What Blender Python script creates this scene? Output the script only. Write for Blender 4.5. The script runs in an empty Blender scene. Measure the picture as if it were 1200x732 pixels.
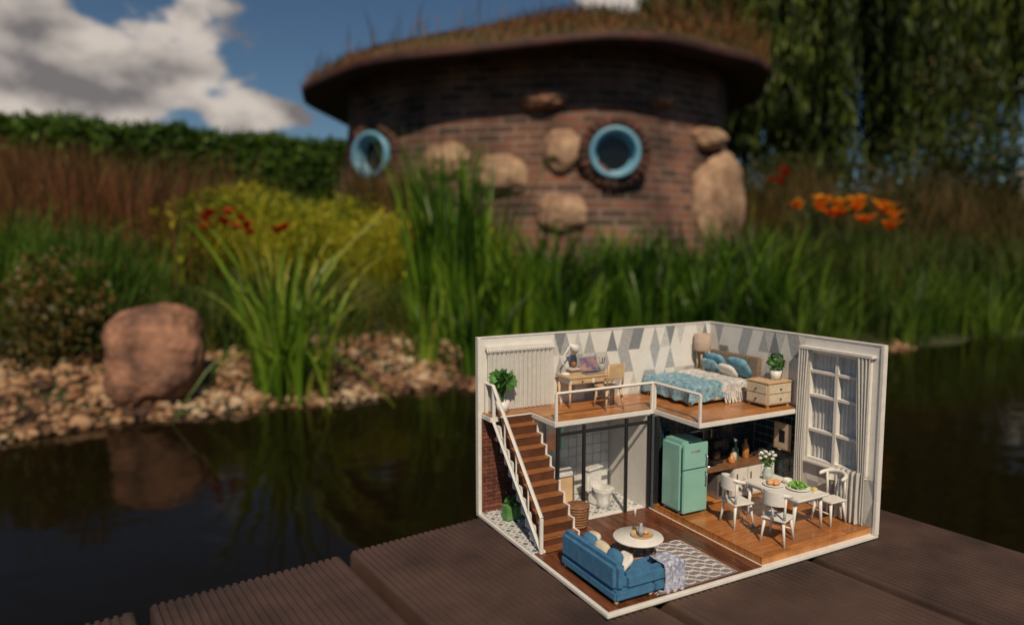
import bpy, bmesh, math, random
import numpy as np
from mathutils import Vector, Matrix, noise
random.seed(3); rng=np.random.default_rng(5)
S=bpy.context.scene
S.view_settings.view_transform='Standard'; S.view_settings.look='None'; S.view_settings.exposure=0

# ---------------------------------------------------------------- materials
_m={}
def mat(name,c,c2=None,rough=.6,sc=300,bump=0,bsc=None,metal=0,spec=.4,stretch=(1,1,1),transl=0,island=0,coat=0):
    if name in _m: return _m[name]
    m=bpy.data.materials.new(name); m.use_nodes=True; nt=m.node_tree; N=nt.nodes; L=nt.links
    b=N['Principled BSDF']; out=N['Material Output']
    b.inputs['Roughness'].default_value=rough; b.inputs['Metallic'].default_value=metal
    b.inputs['Specular IOR Level'].default_value=spec; b.inputs['Coat Weight'].default_value=coat
    if c2 is None: c2=tuple(x*.78 for x in c)
    tc=N.new('ShaderNodeTexCoord'); mp=N.new('ShaderNodeMapping'); mp.inputs['Scale'].default_value=stretch
    L.new(tc.outputs['Object'],mp.inputs[0])
    nz=N.new('ShaderNodeTexNoise'); nz.inputs['Scale'].default_value=sc; nz.inputs['Detail'].default_value=3; nz.inputs['Roughness'].default_value=.65
    L.new(mp.outputs[0],nz.inputs['Vector'])
    r=N.new('ShaderNodeValToRGB'); r.color_ramp.elements[0].position=.35; r.color_ramp.elements[1].position=.65
    r.color_ramp.elements[0].color=(*c2,1); r.color_ramp.elements[1].color=(*c,1)
    L.new(nz.outputs[0],r.inputs[0]); col=r.outputs[0]
    if island:
        g=N.new('ShaderNodeNewGeometry'); mr=N.new('ShaderNodeMapRange'); mr.inputs[3].default_value=1-island; mr.inputs[4].default_value=1+island*.6
        L.new(g.outputs['Random Per Island'],mr.inputs[0])
        mx=N.new('ShaderNodeVectorMath'); mx.operation='SCALE'; L.new(col,mx.inputs[0]); L.new(mr.outputs[0],mx.inputs['Scale']); col=mx.outputs[0]
    L.new(col,b.inputs['Base Color'])
    if bump:
        n2=N.new('ShaderNodeTexNoise'); n2.inputs['Scale'].default_value=bsc or sc*2; n2.inputs['Detail'].default_value=3
        L.new(mp.outputs[0],n2.inputs['Vector']); bp=N.new('ShaderNodeBump'); bp.inputs['Strength'].default_value=bump
        bp.inputs['Distance'].default_value=.5/(bsc or sc*2)
        L.new(n2.outputs[0],bp.inputs['Height']); L.new(bp.outputs[0],b.inputs['Normal'])
    if transl:
        t=N.new('ShaderNodeBsdfTranslucent'); L.new(col,t.inputs[0]); ms=N.new('ShaderNodeMixShader'); ms.inputs[0].default_value=transl
        L.new(b.outputs[0],ms.inputs[1]); L.new(t.outputs[0],ms.inputs[2]); L.new(ms.outputs[0],out.inputs[0])
    _m[name]=m; return m
def foliage(name,cols,transl=.35,rough=.5,nsc=1.2):
    m=bpy.data.materials.new(name); m.use_nodes=True; nt=m.node_tree; N=nt.nodes; L=nt.links
    b=N['Principled BSDF']; out=N['Material Output']; b.inputs['Roughness'].default_value=rough; b.inputs['Specular IOR Level'].default_value=.3
    g=N.new('ShaderNodeNewGeometry'); nz=N.new('ShaderNodeTexNoise'); nz.inputs['Scale'].default_value=nsc; nz.inputs['Detail'].default_value=1
    L.new(g.outputs['Position'],nz.inputs['Vector'])
    a=N.new('ShaderNodeMath'); a.operation='MULTIPLY_ADD'; a.inputs[1].default_value=2.2; a.inputs[2].default_value=-1.1; L.new(nz.outputs[0],a.inputs[0])
    ad=N.new('ShaderNodeMath'); ad.operation='ADD'; ad.use_clamp=True; L.new(a.outputs[0],ad.inputs[0]); L.new(g.outputs['Random Per Island'],ad.inputs[1])
    r=N.new('ShaderNodeValToRGB'); e=r.color_ramp.elements
    while len(e)<len(cols): e.new(.5)
    for i,c in enumerate(cols): e[i].position=i/(len(cols)-1); e[i].color=(*c,1)
    L.new(ad.outputs[0],r.inputs[0]); L.new(r.outputs[0],b.inputs['Base Color'])
    if transl>0:
        t=N.new('ShaderNodeBsdfTranslucent'); L.new(r.outputs[0],t.inputs[0]); ms=N.new('ShaderNodeMixShader'); ms.inputs[0].default_value=transl
        L.new(b.outputs[0],ms.inputs[1]); L.new(t.outputs[0],ms.inputs[2]); L.new(ms.outputs[0],out.inputs[0])
    return m

# ---------------------------------------------------------------- numpy meshes
def np_obj(name,V,F,mats,smooth=False,parent=None):
    me=bpy.data.meshes.new(name); V=np.asarray(V); F=np.asarray(F); m,k=F.shape
    me.vertices.add(len(V)); me.vertices.foreach_set('co',V.astype(np.float32).ravel())
    me.loops.add(m*k); me.loops.foreach_set('vertex_index',F.astype(np.int32).ravel())
    me.polygons.add(m); me.polygons.foreach_set('loop_start',np.arange(0,m*k,k,dtype=np.int32))
    if smooth: me.polygons.foreach_set('use_smooth',np.ones(m,dtype=bool))
    for x in (mats if isinstance(mats,(list,tuple)) else [mats]): me.materials.append(x)
    me.update(calc_edges=True)
    o=bpy.data.objects.new(name,me); S.collection.objects.link(o)
    if parent: o.parent=parent
    return o
def empty(name,loc=(0,0,0)):
    o=bpy.data.objects.new(name,None); o.location=loc; o.empty_display_size=.1; S.collection.objects.link(o); return o
def blades(R,h,az,lean,w,seg=5,droop=.25,twist=.5,pw=2.0):
    R=np.asarray(R); n=len(R); t=np.linspace(0,1,seg+1)
    h=np.broadcast_to(h,n).astype(float); lean=np.broadcast_to(lean,n); w=np.broadcast_to(w,n); az=np.broadcast_to(az,n); droop=np.broadcast_to(droop,n)
    hor=(h*lean)[:,None]*t[None]**pw
    ver=h[:,None]*(t[None]-droop[:,None]*t[None]**3)
    cx=R[:,0,None]+np.cos(az)[:,None]*hor; cy=R[:,1,None]+np.sin(az)[:,None]*hor; cz=R[:,2,None]+ver
    tw=az+np.pi/2+rng.normal(0,twist,n)
    pr=np.minimum(1,(1-t)**.7*1.15)*(0.6+.4*np.minimum(1,t*4)); pr[-1]=.03
    wx=np.cos(tw)[:,None]*w[:,None]*pr*.5; wy=np.sin(tw)[:,None]*w[:,None]*pr*.5
    A=np.stack([cx-wx,cy-wy,cz],-1); Bv=np.stack([cx+wx,cy+wy,cz],-1)
    V=np.stack([A,Bv],2).reshape(-1,3)
    base=(np.arange(n)*(seg+1)*2)[:,None]; s=np.arange(seg)[None]*2
    F=np.stack([base+s,base+s+1,base+s+3,base+s+2],-1).reshape(-1,4)
    return V,F
def leaves(P,size,asp=.5,up=None):
    n=len(P); d=rng.normal(size=(n,3))
    if up is not None: d=d*(1-abs(up))+np.array([0,0,up])
    d/=np.linalg.norm(d,axis=1)[:,None]; q=rng.normal(size=(n,3)); q-=d*(q*d).sum(1)[:,None]; q/=np.linalg.norm(q,axis=1)[:,None]
    s=np.broadcast_to(size,n)*rng.uniform(.6,1.3,n)
    a=P-d*s[:,None]*.5; c=P+d*s[:,None]*.5; b=P+q*(s*asp*.5)[:,None]; e=P-q*(s*asp*.5)[:,None]
    V=np.stack([a,b,c,e],1).reshape(-1,3); F=np.arange(n*4).reshape(n,4); return V,F
def cat(L):
    Vs=[];Fs=[];o=0
    for V,F in L: Vs.append(V);Fs.append(F+o);o+=len(V)
    return np.concatenate(Vs),np.concatenate(Fs)

# ---------------------------------------------------------------- terrain
WZ=-.40
wx=np.array([-60,-6,-4,-1.67,-1.17,-.6,-.19,.6,1.5,2.84,5,9,60]); wy=np.array([-8,.6,1.3,2.26,2.70,2.95,3.14,3.35,3.75,4.6,5.5,6.5,12])
def shore(x): return np.interp(x,wx,wy)
def gz(x,y):
    x=np.asarray(x,float); y=np.asarray(y,float)
    s=y-shore(x)+.06*np.sin(x*5.1)+.04*np.sin(x*11+y*3)
    z=np.interp(s,[-3,-.6,0,.7,4,30,400],[-1.3,-.75,-.40,-.28,.25,.5,1.5])
    z=z+.02*np.sin(x*3.3+1)*np.sin(y*2.7)*np.clip(s,0,1)
    return z
xs=np.concatenate([-np.geomspace(6,400,40)[::-1],np.linspace(-5.9,5.9,160),np.geomspace(6,400,40)])
ys=np.concatenate([-np.geomspace(1,300,20)[::-1],np.linspace(-.9,9,170),np.geomspace(9.2,600,50)])
X,Y=np.meshgrid(xs,ys); Z=gz(X,Y); Vg=np.stack([X,Y,Z],-1).reshape(-1,3); nx=len(xs); ny=len(ys)
I=(np.arange(ny-1)[:,None]*nx+np.arange(nx-1)[None]); Fg=np.stack([I,I+1,I+nx+1,I+nx],-1).reshape(-1,4)
mg=mat('soil_grass',(.04,.05,.015),(.025,.02,.01),rough=.9,sc=6,bump=.6,bsc=40)
np_obj('ground',Vg,Fg,mg,smooth=True)
# water
mw=bpy.data.materials.new('pond_water'); mw.use_nodes=True; N=mw.node_tree.nodes; L=mw.node_tree.links; b=N['Principled BSDF']
b.inputs['Base Color'].default_value=(.007,.005,.0018,1); b.inputs['Roughness'].default_value=.06; b.inputs['IOR'].default_value=1.33; b.inputs['Specular IOR Level'].default_value=.17
tc=N.new('ShaderNodeTexCoord'); nz=N.new('ShaderNodeTexNoise'); nz.inputs['Scale'].default_value=5; nz.inputs['Detail'].default_value=2
bp=N.new('ShaderNodeBump'); bp.inputs['Strength'].default_value=.16; bp.inputs['Distance'].default_value=.02
L.new(tc.outputs['Object'],nz.inputs['Vector']); L.new(nz.outputs[0],bp.inputs['Height']); L.new(bp.outputs[0],b.inputs['Normal'])
np_obj('pond_water',[(-60,-40,WZ),(60,-40,WZ),(60,12,WZ),(-60,12,WZ)],[[0,1,2,3]],mw)

# ---------------------------------------------------------------- gravel
def ico(sub):
    bm=bmesh.new(); bmesh.ops.create_icosphere(bm,subdivisions=sub,radius=1); V=np.array([v.co[:] for v in bm.verts]); F=np.array([[v.index for v in f.verts] for f in bm.faces]); bm.free(); return V,F
iv,iF=ico(2)
def pebbles(n,xr,sr,smin,smax):
    x=rng.uniform(*xr,n); s=rng.uniform(*sr,n); y=shore(x)+s; z=gz(x,y)
    sz=rng.uniform(smin,smax,n)*rng.uniform(.6,1.2,n); sc=np.stack([sz,sz*rng.uniform(.6,1,n),sz*rng.uniform(.35,.7,n)],-1)*.5
    a=rng.uniform(0,6.28,n); V=iv[None]*(1+rng.normal(0,.09,(n,len(iv),1)))*sc[:,None]
    tx=rng.normal(0,.35,n)
    V=np.stack([V[...,0],V[...,1]*np.cos(tx)[:,None]-V[...,2]*np.sin(tx)[:,None],V[...,1]*np.sin(tx)[:,None]+V[...,2]*np.cos(tx)[:,None]],-1)
    ca,sa=np.cos(a)[:,None],np.sin(a)[:,None]
    V=np.stack([V[...,0]*ca-V[...,1]*sa+x[:,None],V[...,0]*sa+V[...,1]*ca+y[:,None],V[...,2]+(z+rng.uniform(0,.018,n))[:,None]],-1)
    F=iF[None]+(np.arange(n)*len(iv))[:,None,None]
    return V.reshape(-1,3),F.reshape(-1,3)
mgr=foliage('gravel_stone',[(.06,.03,.02),(.22,.115,.055),(.38,.24,.14),(.22,.10,.045),(.44,.34,.23)],transl=0,rough=.8,nsc=3)
V,F=cat([pebbles(6500,(-3.2,.2),(-.12,.85),.018,.042),pebbles(260,(-3.2,.2),(-.1,.8),.05,.085),pebbles(250,(.2,2.5),(-.1,.12),.02,.05)])
np_obj('gravel',V,F,mgr,smooth=True)

# ---------------------------------------------------------------- boulders
def boulder(name,loc,size,m,seed=0,box=.5,rot=0,parent=None,amp=.12):
    V,F=ico(5)
    V=np.sign(V)*np.abs(V)**(1-box*.45)
    out=[]
    for v in V:
        p=Vector(v)*1.1+Vector((seed*7.3,seed*3.1,0)); d=noise.fractal(p,1,2,5)*amp+noise.fractal(p*6,1,2,3)*.02
        out.append(Vector(v)*(1+d))
    V=np.array([o[:] for o in out])*np.array(size)*.5
    o=np_obj(name,V,F,m,smooth=True); o.location=loc; o.rotation_euler=(0,0,rot)
    if parent: o.parent=parent
    return o
mb=mat('boulder_granite',(.36,.18,.11),(.11,.055,.038),rough=.8,sc=7,bump=1,bsc=26)
mb2=mat('pale_fieldstone',(.42,.28,.18),(.20,.115,.075),rough=.85,sc=5,bump=.7,bsc=18)
boulder('granite_boulder',(-1.42,2.80,-.195),(.345,.34,.38),mb,2,.8,.2,amp=.15)
boulder('garden_stone',(-2.05,2.62,-.33),(.16,.14,.1),mb,5,.4)

# ---------------------------------------------------------------- house transform
ang=math.radians(207.9)
H=Matrix.Translation((.213,.757,0))@Matrix.Rotation(ang,4,'Z')
class G:
    def __init__(s,name,loc=(0,0,0),rot=0,parent=None,smooth=True):
        s.name=name; s.loc=loc; s.rot=rot; s.bm=bmesh.new(); s.mats=[]; s.parent=parent
    def mi(s,m):
        if m not in s.mats: s.mats.append(m)
        return s.mats.index(m)
    def box(s,x0,x1,y0,y1,z0,z1,m,bev=.03,rot=None):
        t=bmesh.new(); bmesh.ops.create_cube(t,size=1)
        for v in t.verts: v.co=Vector(((x0+x1)/2+v.co.x*(x1-x0),(y0+y1)/2+v.co.y*(y1-y0),(z0+z1)/2+v.co.z*(z1-z0)))
        bev=min(bev,.3*min(abs(x1-x0),abs(y1-y0),abs(z1-z0)))
        if bev>0: bmesh.ops.bevel(t,geom=list(t.edges),offset=bev,segments=2,affect='EDGES')
        s.merge(t,m,rot,((x0+x1)/2,(y0+y1)/2,(z0+z1)/2))
    def merge(s,t,m,rot=None,c=(0,0,0),smooth=False):
        i=s.mi(m)
        if rot is not None:
            R=Matrix.Translation(c)@rot@Matrix.Translation(-Vector(c)); bmesh.ops.transform(t,matrix=R,verts=t.verts)
        mp={}
        for v in t.verts: mp[v]=s.bm.verts.new(v.co)
        for f in t.faces:
            try: g=s.bm.faces.new([mp[v] for v in f.verts]); g.material_index=i; g.smooth=smooth
            except ValueError: pass
        t.free()
    def tube(s,pts,r,m,n=8,caps=True):
        pts=[Vector(p) for p in pts]; rr=r if isinstance(r,(list,tuple)) else [r]*len(pts); t=bmesh.new(); rings=[]
        for k,p in enumerate(pts):
            d=(pts[min(k+1,len(pts)-1)]-pts[max(k-1,0)]).normalized(); a=Vector((0,0,1)) if abs(d.z)<.9 else Vector((1,0,0))
            u=d.cross(a).normalized(); w=d.cross(u)
            rings.append([t.verts.new(p+(u*math.cos(2*math.pi*j/n)+w*math.sin(2*math.pi*j/n))*rr[k]) for j in range(n)])
        for k in range(len(rings)-1):
            for j in range(n): t.faces.new([rings[k][j],rings[k][(j+1)%n],rings[k+1][(j+1)%n],rings[k+1][j]])
        if caps: t.faces.new(rings[0][::-1]); t.faces.new(rings[-1])
        s.merge(t,m,smooth=n>5)
    def lathe(s,c,prof,m,n=28):
        t=bmesh.new(); rings=[]
        for r,z in prof: rings.append([t.verts.new((c[0]+r*math.cos(2*math.pi*j/n),c[1]+r*math.sin(2*math.pi*j/n),c[2]+z)) for j in range(n)])
        for k in range(len(rings)-1):
            for j in range(n): t.faces.new([rings[k][j],rings[k][(j+1)%n],rings[k+1][(j+1)%n],rings[k+1][j]])
        if prof[0][0]>.01: t.faces.new(rings[0][::-1])
        if prof[-1][0]>.01: t.faces.new(rings[-1])
        s.merge(t,m,smooth=True)
    def pillow(s,c,size,m,e=.55,rot=None,n=24,wr=.04):
        t=bmesh.new(); rows=[]
        f=lambda a,e:math.copysign(abs(a)**e,a)
        for i in range(n//2+1):
            la=-math.pi/2+math.pi*i/(n//2); row=[]
            for j in range(n):
                lo=2*math.pi*j/n; cl=f(math.cos(la),.8)
                x=cl*f(math.cos(lo),e); y=cl*f(math.sin(lo),e); z=f(math.sin(la),.9)
                d=1+noise.noise(Vector((x*2+c[0],y*2+c[1],z*2)))*wr*2
                row.append(t.verts.new((c[0]+x*d*size[0]/2,c[1]+y*d*size[1]/2,c[2]+z*d*size[2]/2)))
            rows.append(row)
        for i in range(n//2):
            for j in range(n): t.faces.new([rows[i][j],rows[i][(j+1)%n],rows[i+1][(j+1)%n],rows[i+1][j]])
        bmesh.ops.remove_doubles(t,verts=t.verts,dist=.001)
        s.merge(t,m,rot,c,smooth=True)
    def sheet(s,fn,nu,nv,m,smooth=True):
        t=bmesh.new(); g=[[t.verts.new(fn(i/nu,j/nv)) for j in range(nv+1)] for i in range(nu+1)]
        for i in range(nu):
            for j in range(nv): t.faces.new([g[i][j],g[i+1][j],g[i+1][j+1],g[i][j+1]])
        s.merge(t,m,smooth=smooth)
    def poly(s,pts,m):
        f=s.bm.faces.new([s.bm.verts.new(p) for p in pts]); f.material_index=s.mi(m)
    def leafs(s,c,r,n,size,m,asp=.6,up=.3):
        P=rng.normal(size=(n,3)); P/=np.linalg.norm(P,axis=1)[:,None]; P*=rng.uniform(.3,1,(n,1))**.5; P=P*np.array(r)+np.array(c)
        V,F=leaves(P,size,asp,up); i=s.mi(m); vs=[s.bm.verts.new(v) for v in V]
        for f in F:
            g=s.bm.faces.new([vs[k] for k in f]); g.material_index=i
    def done(s):
        me=bpy.data.meshes.new(s.name)
        bmesh.ops.transform(s.bm,matrix=Matrix.Scale(.01,4),verts=s.bm.verts)
        bmesh.ops.recalc_face_normals(s.bm,faces=s.bm.faces)
        s.bm.to_mesh(me); s.bm.free()
        for m in s.mats: me.materials.append(m)
        o=bpy.data.objects.new(s.name,me); S.collection.objects.link(o)
        T=Matrix.Translation(Vector(s.loc)*.01)@Matrix.Rotation(math.radians(s.rot),4,'Z')
        if s.parent: o.parent=s.parent; o.matrix_local=T
        else: o.matrix_world=H@T
        return o
RX=lambda a:Matrix.Rotation(math.radians(a),4,'X')
RY=lambda a:Matrix.Rotation(math.radians(a),4,'Y')
RZ=lambda a:Matrix.Rotation(math.radians(a),4,'Z')

white=mat('white_painted_wood',(.74,.72,.68),(.66,.64,.60),rough=.45,sc=120,bump=.1,bsc=500)
wall_w=mat('white_wall_board',(.70,.69,.66),(.63,.62,.59),rough=.7,sc=80)
g1=mat('wallpaper_light_grey',(.40,.41,.42),rough=.75); g2=mat('wallpaper_mid_grey',(.22,.24,.26),rough=.75); g3=mat('wallpaper_pale',(.56,.56,.54),rough=.75)
black=mat('black_metal',(.02,.02,.022),rough=.4,spec=.5)
woodO=mat('warm_floor_plank',(.50,.22,.07),(.32,.12,.035),rough=.35,sc=60,stretch=(1,12,1),island=.3,bump=.05,bsc=200,coat=.2)
woodK=mat('kitchen_floor_plank',(.46,.18,.05),(.28,.10,.03),rough=.33,sc=60,stretch=(1,12,1),island=.3,bump=.05,bsc=200,coat=.25)
woodD=mat('dark_floor_plank',(.18,.06,.026),(.085,.03,.015),rough=.35,sc=60,stretch=(8,1,1),island=.35,coat=.2)
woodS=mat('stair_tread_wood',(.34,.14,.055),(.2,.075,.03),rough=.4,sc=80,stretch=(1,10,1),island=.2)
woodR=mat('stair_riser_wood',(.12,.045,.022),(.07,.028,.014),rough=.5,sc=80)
woodL=mat('light_birch',(.62,.44,.26),(.50,.34,.19),rough=.5,sc=90,stretch=(1,10,1))
brick=mat('toy_brick',(.20,.065,.04),(.11,.035,.025),rough=.8,sc=100,island=.4)
mortar=mat('brick_mortar',(.34,.30,.26),rough=.9)
navy=mat('dark_glazed_tile',(.015,.035,.05),(.01,.022,.032),rough=.15,sc=60,island=.4,spec=.6)
grout=mat('tile_grout',(.13,.16,.18),rough=.8)
tileW=mat('white_tile',(.64,.64,.63),(.56,.56,.55),rough=.2,sc=60,island=.08); tileG=mat('grey_tile',(.14,.16,.19),rough=.3,sc=60)
fabB=mat('blue_upholstery',(.06,.19,.34),(.04,.135,.26),rough=.9,sc=200,bump=.5,bsc=1500)
mint=mat('mint_enamel',(.24,.49,.42),(.22,.45,.385),rough=.22,sc=30,coat=.4)
chrome=mat('chrome',(.7,.7,.7),rough=.2,metal=1)
curt=mat('sheer_curtain',(.76,.75,.72),(.68,.67,.64),rough=.9,sc=200,transl=.35,bump=.3,bsc=1200)
cream=mat('cream_fabric',(.62,.54,.42),(.52,.44,.33),rough=.9,sc=200,bump=.4,bsc=1200)
leafm=foliage('miniature_leaf',[(.03,.10,.02),(.08,.22,.05),(.14,.30,.08)],.2,nsc=50)
wick=mat('wicker',(.30,.15,.07),(.14,.06,.03),rough=.7,sc=500,stretch=(1,1,3),bump=.8,bsc=900)

# ---------------------------------------------------------------- dollhouse shell
D=empty('dollhouse'); D.matrix_world=H
def part(n): return G(n,parent=D)
g=part('base'); g.box(-.35,27.55,-.35,20.15,0,.12,black); g.box(-.42,27.6,-.42,20.2,.122,.40,white); g.done()
g=part('back_wall'); g.box(-.4,27.6,-.4,0,.402,16.5,wall_w,.04)
g.box(27.3,27.62,-.42,.15,.405,16.55,white); g.box(-.42,27.64,-.42,.06,16.5,16.62,white,.02); g.done()
g=part('side_wall')
g.box(-.4,0,.003,13,.402,16.5,wall_w,.0); g.box(-.4,0,19,20.2,.402,16.5,wall_w,.0)
g.box(-.4,0,13.001,18.999,.402,5.2,wall_w,0); g.box(-.4,0,13.001,18.999,15.3,16.5,wall_w,0)
g.box(-.42,.06,.065,20.22,16.5,16.62,white,.02); g.box(-.42,.1,19.95,20.24,.405,16.497,white,.03)
g.done()
def wallpaper(name,fn,u0,u1,z0,z1,tw=1.35,th=2.25,pal=(wall_w,g1,g2,g3,wall_w,wall_w,g1)):
    g=part(name); nr=math.ceil((z1-z0)/th); nc=math.ceil((u1-u0)/(tw/2))+1
    random.seed(11)
    for r in range(nr):
        za=z0+r*th; zb=min(z1,za+th)
        for c in range(nc-1):
            ua=u0+c*tw/2; up=(c+r)%2==0; uc=ua+tw/2; ub=min(u1,ua+tw)
            if ua>=u1-.05: continue
            k=(zb-za)/th
            if up: pts=[(ua,za),(ub,za),(min(uc+tw/2*(1-k),u1),zb),(min(u1,uc-tw/2*(1-k)),zb)]
            else: pts=[(ua,zb),(ub,zb),(min(u1,uc),za)] if k>.99 else [(ua+tw/2*(1-k),zb),(min(u1,ub-tw/2*(1-k)),zb),(min(u1,uc),za)]
            if k>.99 and up: pts=[(ua,za),(ub,za),(min(uc,u1),zb)]
            m=random.choice(pal); g.poly([fn(u,z) for u,z in pts],m)
    g.done()
wallpaper('wallpaper_back',lambda u,z:(u,.03,z),.05,19.6,9.85,16.45)
wallpaper('wallpaper_side',lambda u,z:(.03,u,z),.05,12.3,9.85,16.45)
wallpaper('wallpaper_window_side',lambda u,z:(.03,u,z),12.4,19.9,1.0,5.0,pal=(wall_w,g3,g3,wall_w,g1))
g=part('living_floor')
p=13.0
while p<27.3:
    e=min(p+.9,27.35)
    qs=[6.05,6.05+random.uniform(3,6),random.uniform(13,16),19.95]
    for a,b in zip(qs,qs[1:]): g.box(p,e-.03,a,b-.03,.402,.46,woodD,.015)
    p+=.9
g.done()
g=part('tile_floor')
for i in range(19):
    for j in range(13):
        x=13.2+i*.75; y=.1+j*.75
        if y>5.2 and x<22.5: continue
        lo=y<6.0 and x<22.5
        g.box(x,x+.72,y,y+.72,.403,.47 if lo else .49,tileW,.02)
        c=(x+.36,y+.36); z=.478 if lo else .498
        if (i+j)%2==0: g.poly([(c[0]-.26,c[1],z),(c[0],c[1]-.26,z),(c[0]+.26,c[1],z),(c[0],c[1]+.26,z)],tileG)
        else:
            for dx,dy in ((-.36,-.36),(.36,-.36),(.36,.36),(-.36,.36)):
                g.poly([(c[0]+dx*.95,c[1]+dy*.95,z),(c[0]+dx*.35,c[1]+dy*.95,z),(c[0]+dx*.95,c[1]+dy*.35,z)],tileG)
g.done()
g=part('kitchen_platform'); g.box(0.01,12.8,6.7,19.7,.402,.90,woodO,.02)
q=6.75
while q<19.6:
    e=min(q+.95,19.72); cuts=[.02,random.uniform(3,6),random.uniform(7.5,10),12.83]
    for a,b in zip(cuts,cuts[1:]): g.box(a,b-.03,q,e-.02,.902,1.0,woodK,.015)
    q+=.95
g.done()
g=part('loft_floor')
g.box(0.02,12.4,.02,12.1,9.25,9.68,white,.03); g.box(12.403,23.1,.02,6.0,9.25,9.68,white,.03); g.box(23.103,27.25,.02,1.9,9.25,9.68,white,.03)
def planks(g,x0,x1,y0,y1,z0,z1,m,w=.95):
    y=y0
    while y<y1-.05:
        e=min(y+w,y1); n=max(1,int((x1-x0)/4)); cs=[x0]+sorted(x0+(x1-x0)*(k+random.uniform(.3,.7))/n for k in range(n) if n>1)+[x1]
        for a,b in zip(cs,cs[1:]): g.box(a,b-.02,y,e-.02,z0,z1,m,.012)
        y+=w
planks(g,.04,12.3,.06,12.0,9.683,9.78,woodO); planks(g,12.32,23.0,.06,5.92,9.684,9.78,woodO); planks(g,23.02,27.2,.06,1.84,9.684,9.78,woodO)
g.done()
g=part('brick_wall'); g.box(22.8,27.28,.02,.12,.41,9.2,mortar,0)
for r in range(24):
    x=22.85-(.5 if r%2 else 0)
    while x<27.2:
        a=max(x,22.82);b=min(x+.93,27.25)
        if b-a>.15: g.box(a,b,.1,.24,.5+r*.36,.5+r*.36+.3,brick,.02)
        x+=1.0
g.done()
g=part('bathroom_walls')
for i in range(10):
    for j in range(9): g.box(13.2+i*.96,13.2+i*.96+.93,.02,.12,.5+j*.96,.5+j*.96+.93,tileW,.03)
g.box(22.8,23.0,.25,2.2,.48,9.2,wall_w,.02)
g.box(12.82,13.1,.03,6.0,.41,9.24,wall_w,.02); g.done()
g=part('kitchen_wall'); g.box(.02,12.8,6.3,6.6,.41,9.24,grout,.0)
for i in range(17):
    for j in range(11):
        g.box(.08+i*.75,.08+i*.75+.70,6.6,6.68,1.02+j*.75,min(9.2,1.02+j*.75+.70),navy,.03)
for i in range(7):
    for j in range(11): g.box(.02,.09,6.72+i*.75,6.72+i*.75+.70,1.02+j*.75,min(9.2,1.02+j*.75+.70),navy,.02)
g.done()
g=part('black_partition_frame')
for x in (13.0,15.6,20.2,22.9): g.box(x-.14,x+.14,6.02,6.26,.47,9.24,black,.02)
g.box(13,22.9,6.05,6.2,8.45,8.75,black,.02); g.box(20.2,22.9,6.05,6.2,.5,.7,black,.01)
g.box(12.45,12.8,6.69,6.95,1.0,9.24,black,.02)
g.done()
g=part('staircase'); n=11; q0=1.85; z0=9.72; run=.76; rise=.845
for k in range(n):
    z=z0-(k+1)*rise; q=q0+k*run
    if z<.6: z=.62
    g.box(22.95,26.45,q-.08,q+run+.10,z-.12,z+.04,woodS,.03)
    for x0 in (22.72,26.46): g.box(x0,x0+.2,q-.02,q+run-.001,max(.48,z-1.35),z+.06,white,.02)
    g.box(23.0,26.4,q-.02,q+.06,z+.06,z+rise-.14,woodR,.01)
g.done()
g=part('stair_railing')
x=26.9; qe=q0+n*run
for (q,za,zb) in ((.3,9.7,12.5),(1.8,9.2,12.4),(qe,.49,3.4)): g.box(x-.14,x+.14,q-.14,q+.14,za,zb,white,.03)
g.tube([(x,.3,12.5),(x,1.8,12.5),(x,qe+.1,3.45)],.17,white,4); g.tube([(x,1.8,9.3),(x,qe,.8)],.16,white,4)
for k in range(1,4):
    q=q0+k*(qe-q0)/4; z=9.4-(q-1.8)/(qe-1.8)*8.6
    g.box(x-.06,x+.06,q-.06,q+.06,z,z+3.0,white,.02)
g.done()
g=part('loft_railing')
for (a,b) in ((22.9,5.85),(12.5,5.85),(12.25,5.95),(12.25,11.95)): g.box(a-.12,a+.12,b-.12,b+.12,9.3,12.15,white,.03)
g.tube([(22.9,5.85,12.15),(12.35,5.85,12.15)],.14,white,4); g.tube([(12.25,5.95,12.16),(12.25,11.95,12.16)],.14,white,4)
g.done()
g=part('tall_window')
for q in (13.0,15.9,18.8): g.box(-.2,.3,q-.08,q+.28,5.2,15.35,white,.03)
for z in (5.2,7.9,11.1,13.3,15.1): g.box(-.19,.28,13.0,19.0,z,z+.28,white,.03)
g.box(.0,.45,12.8,19.2,4.95,5.2,white,.03); g.box(.02,.36,12.72,12.98,5.2,15.4,white,.03); g.box(.02,.36,19.02,19.28,5.2,15.4,white,.03)
g.box(.0,.7,12.2,19.6,15.42,15.68,white,.03)
g.done()
def curtain(name,fn,w,z0,z1,folds,amp):
    g=part(name)
    def f(u,v):
        z=z0+(z1-z0)*v; a=amp*(1-.3*v)
        d=math.sin(u*folds*6.283+.5*math.sin(v*3))*a+.3*a*math.sin(u*folds*13.1+1)
        return fn(u*w,d,z)
    g.sheet(f,int(folds*10),24,curt); g.done()
curtain('window_curtain',lambda u,d,z:(-.26+d*.3,13.1+u,z),5.8,5.3,15.3,14,.2)
curtain('side_curtain',lambda u,d,z:(.6+d,12.2+u*(.7+.3*abs(z-6)/9),z),1.1,1.1,15.4,4,.15)
curtain('side_curtain',lambda u,d,z:(.6+d,19.4-u*(.6+.4*abs(z-6)/9),z),1.3,1.1,15.4,4,.15)
curtain('gathered_curtain',lambda u,d,z:(.8+d,16.8+u,z),2.4,1.1,5.6,5,.22)
g=part('back_window')
g.box(19.8,26.9,.01,.45,15.45,15.75,white,.03)
for x in (20.3,22.3,24.3,26.3): g.box(x,x+.15,.03,.14,10.6,15.3,white,.02)
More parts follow.
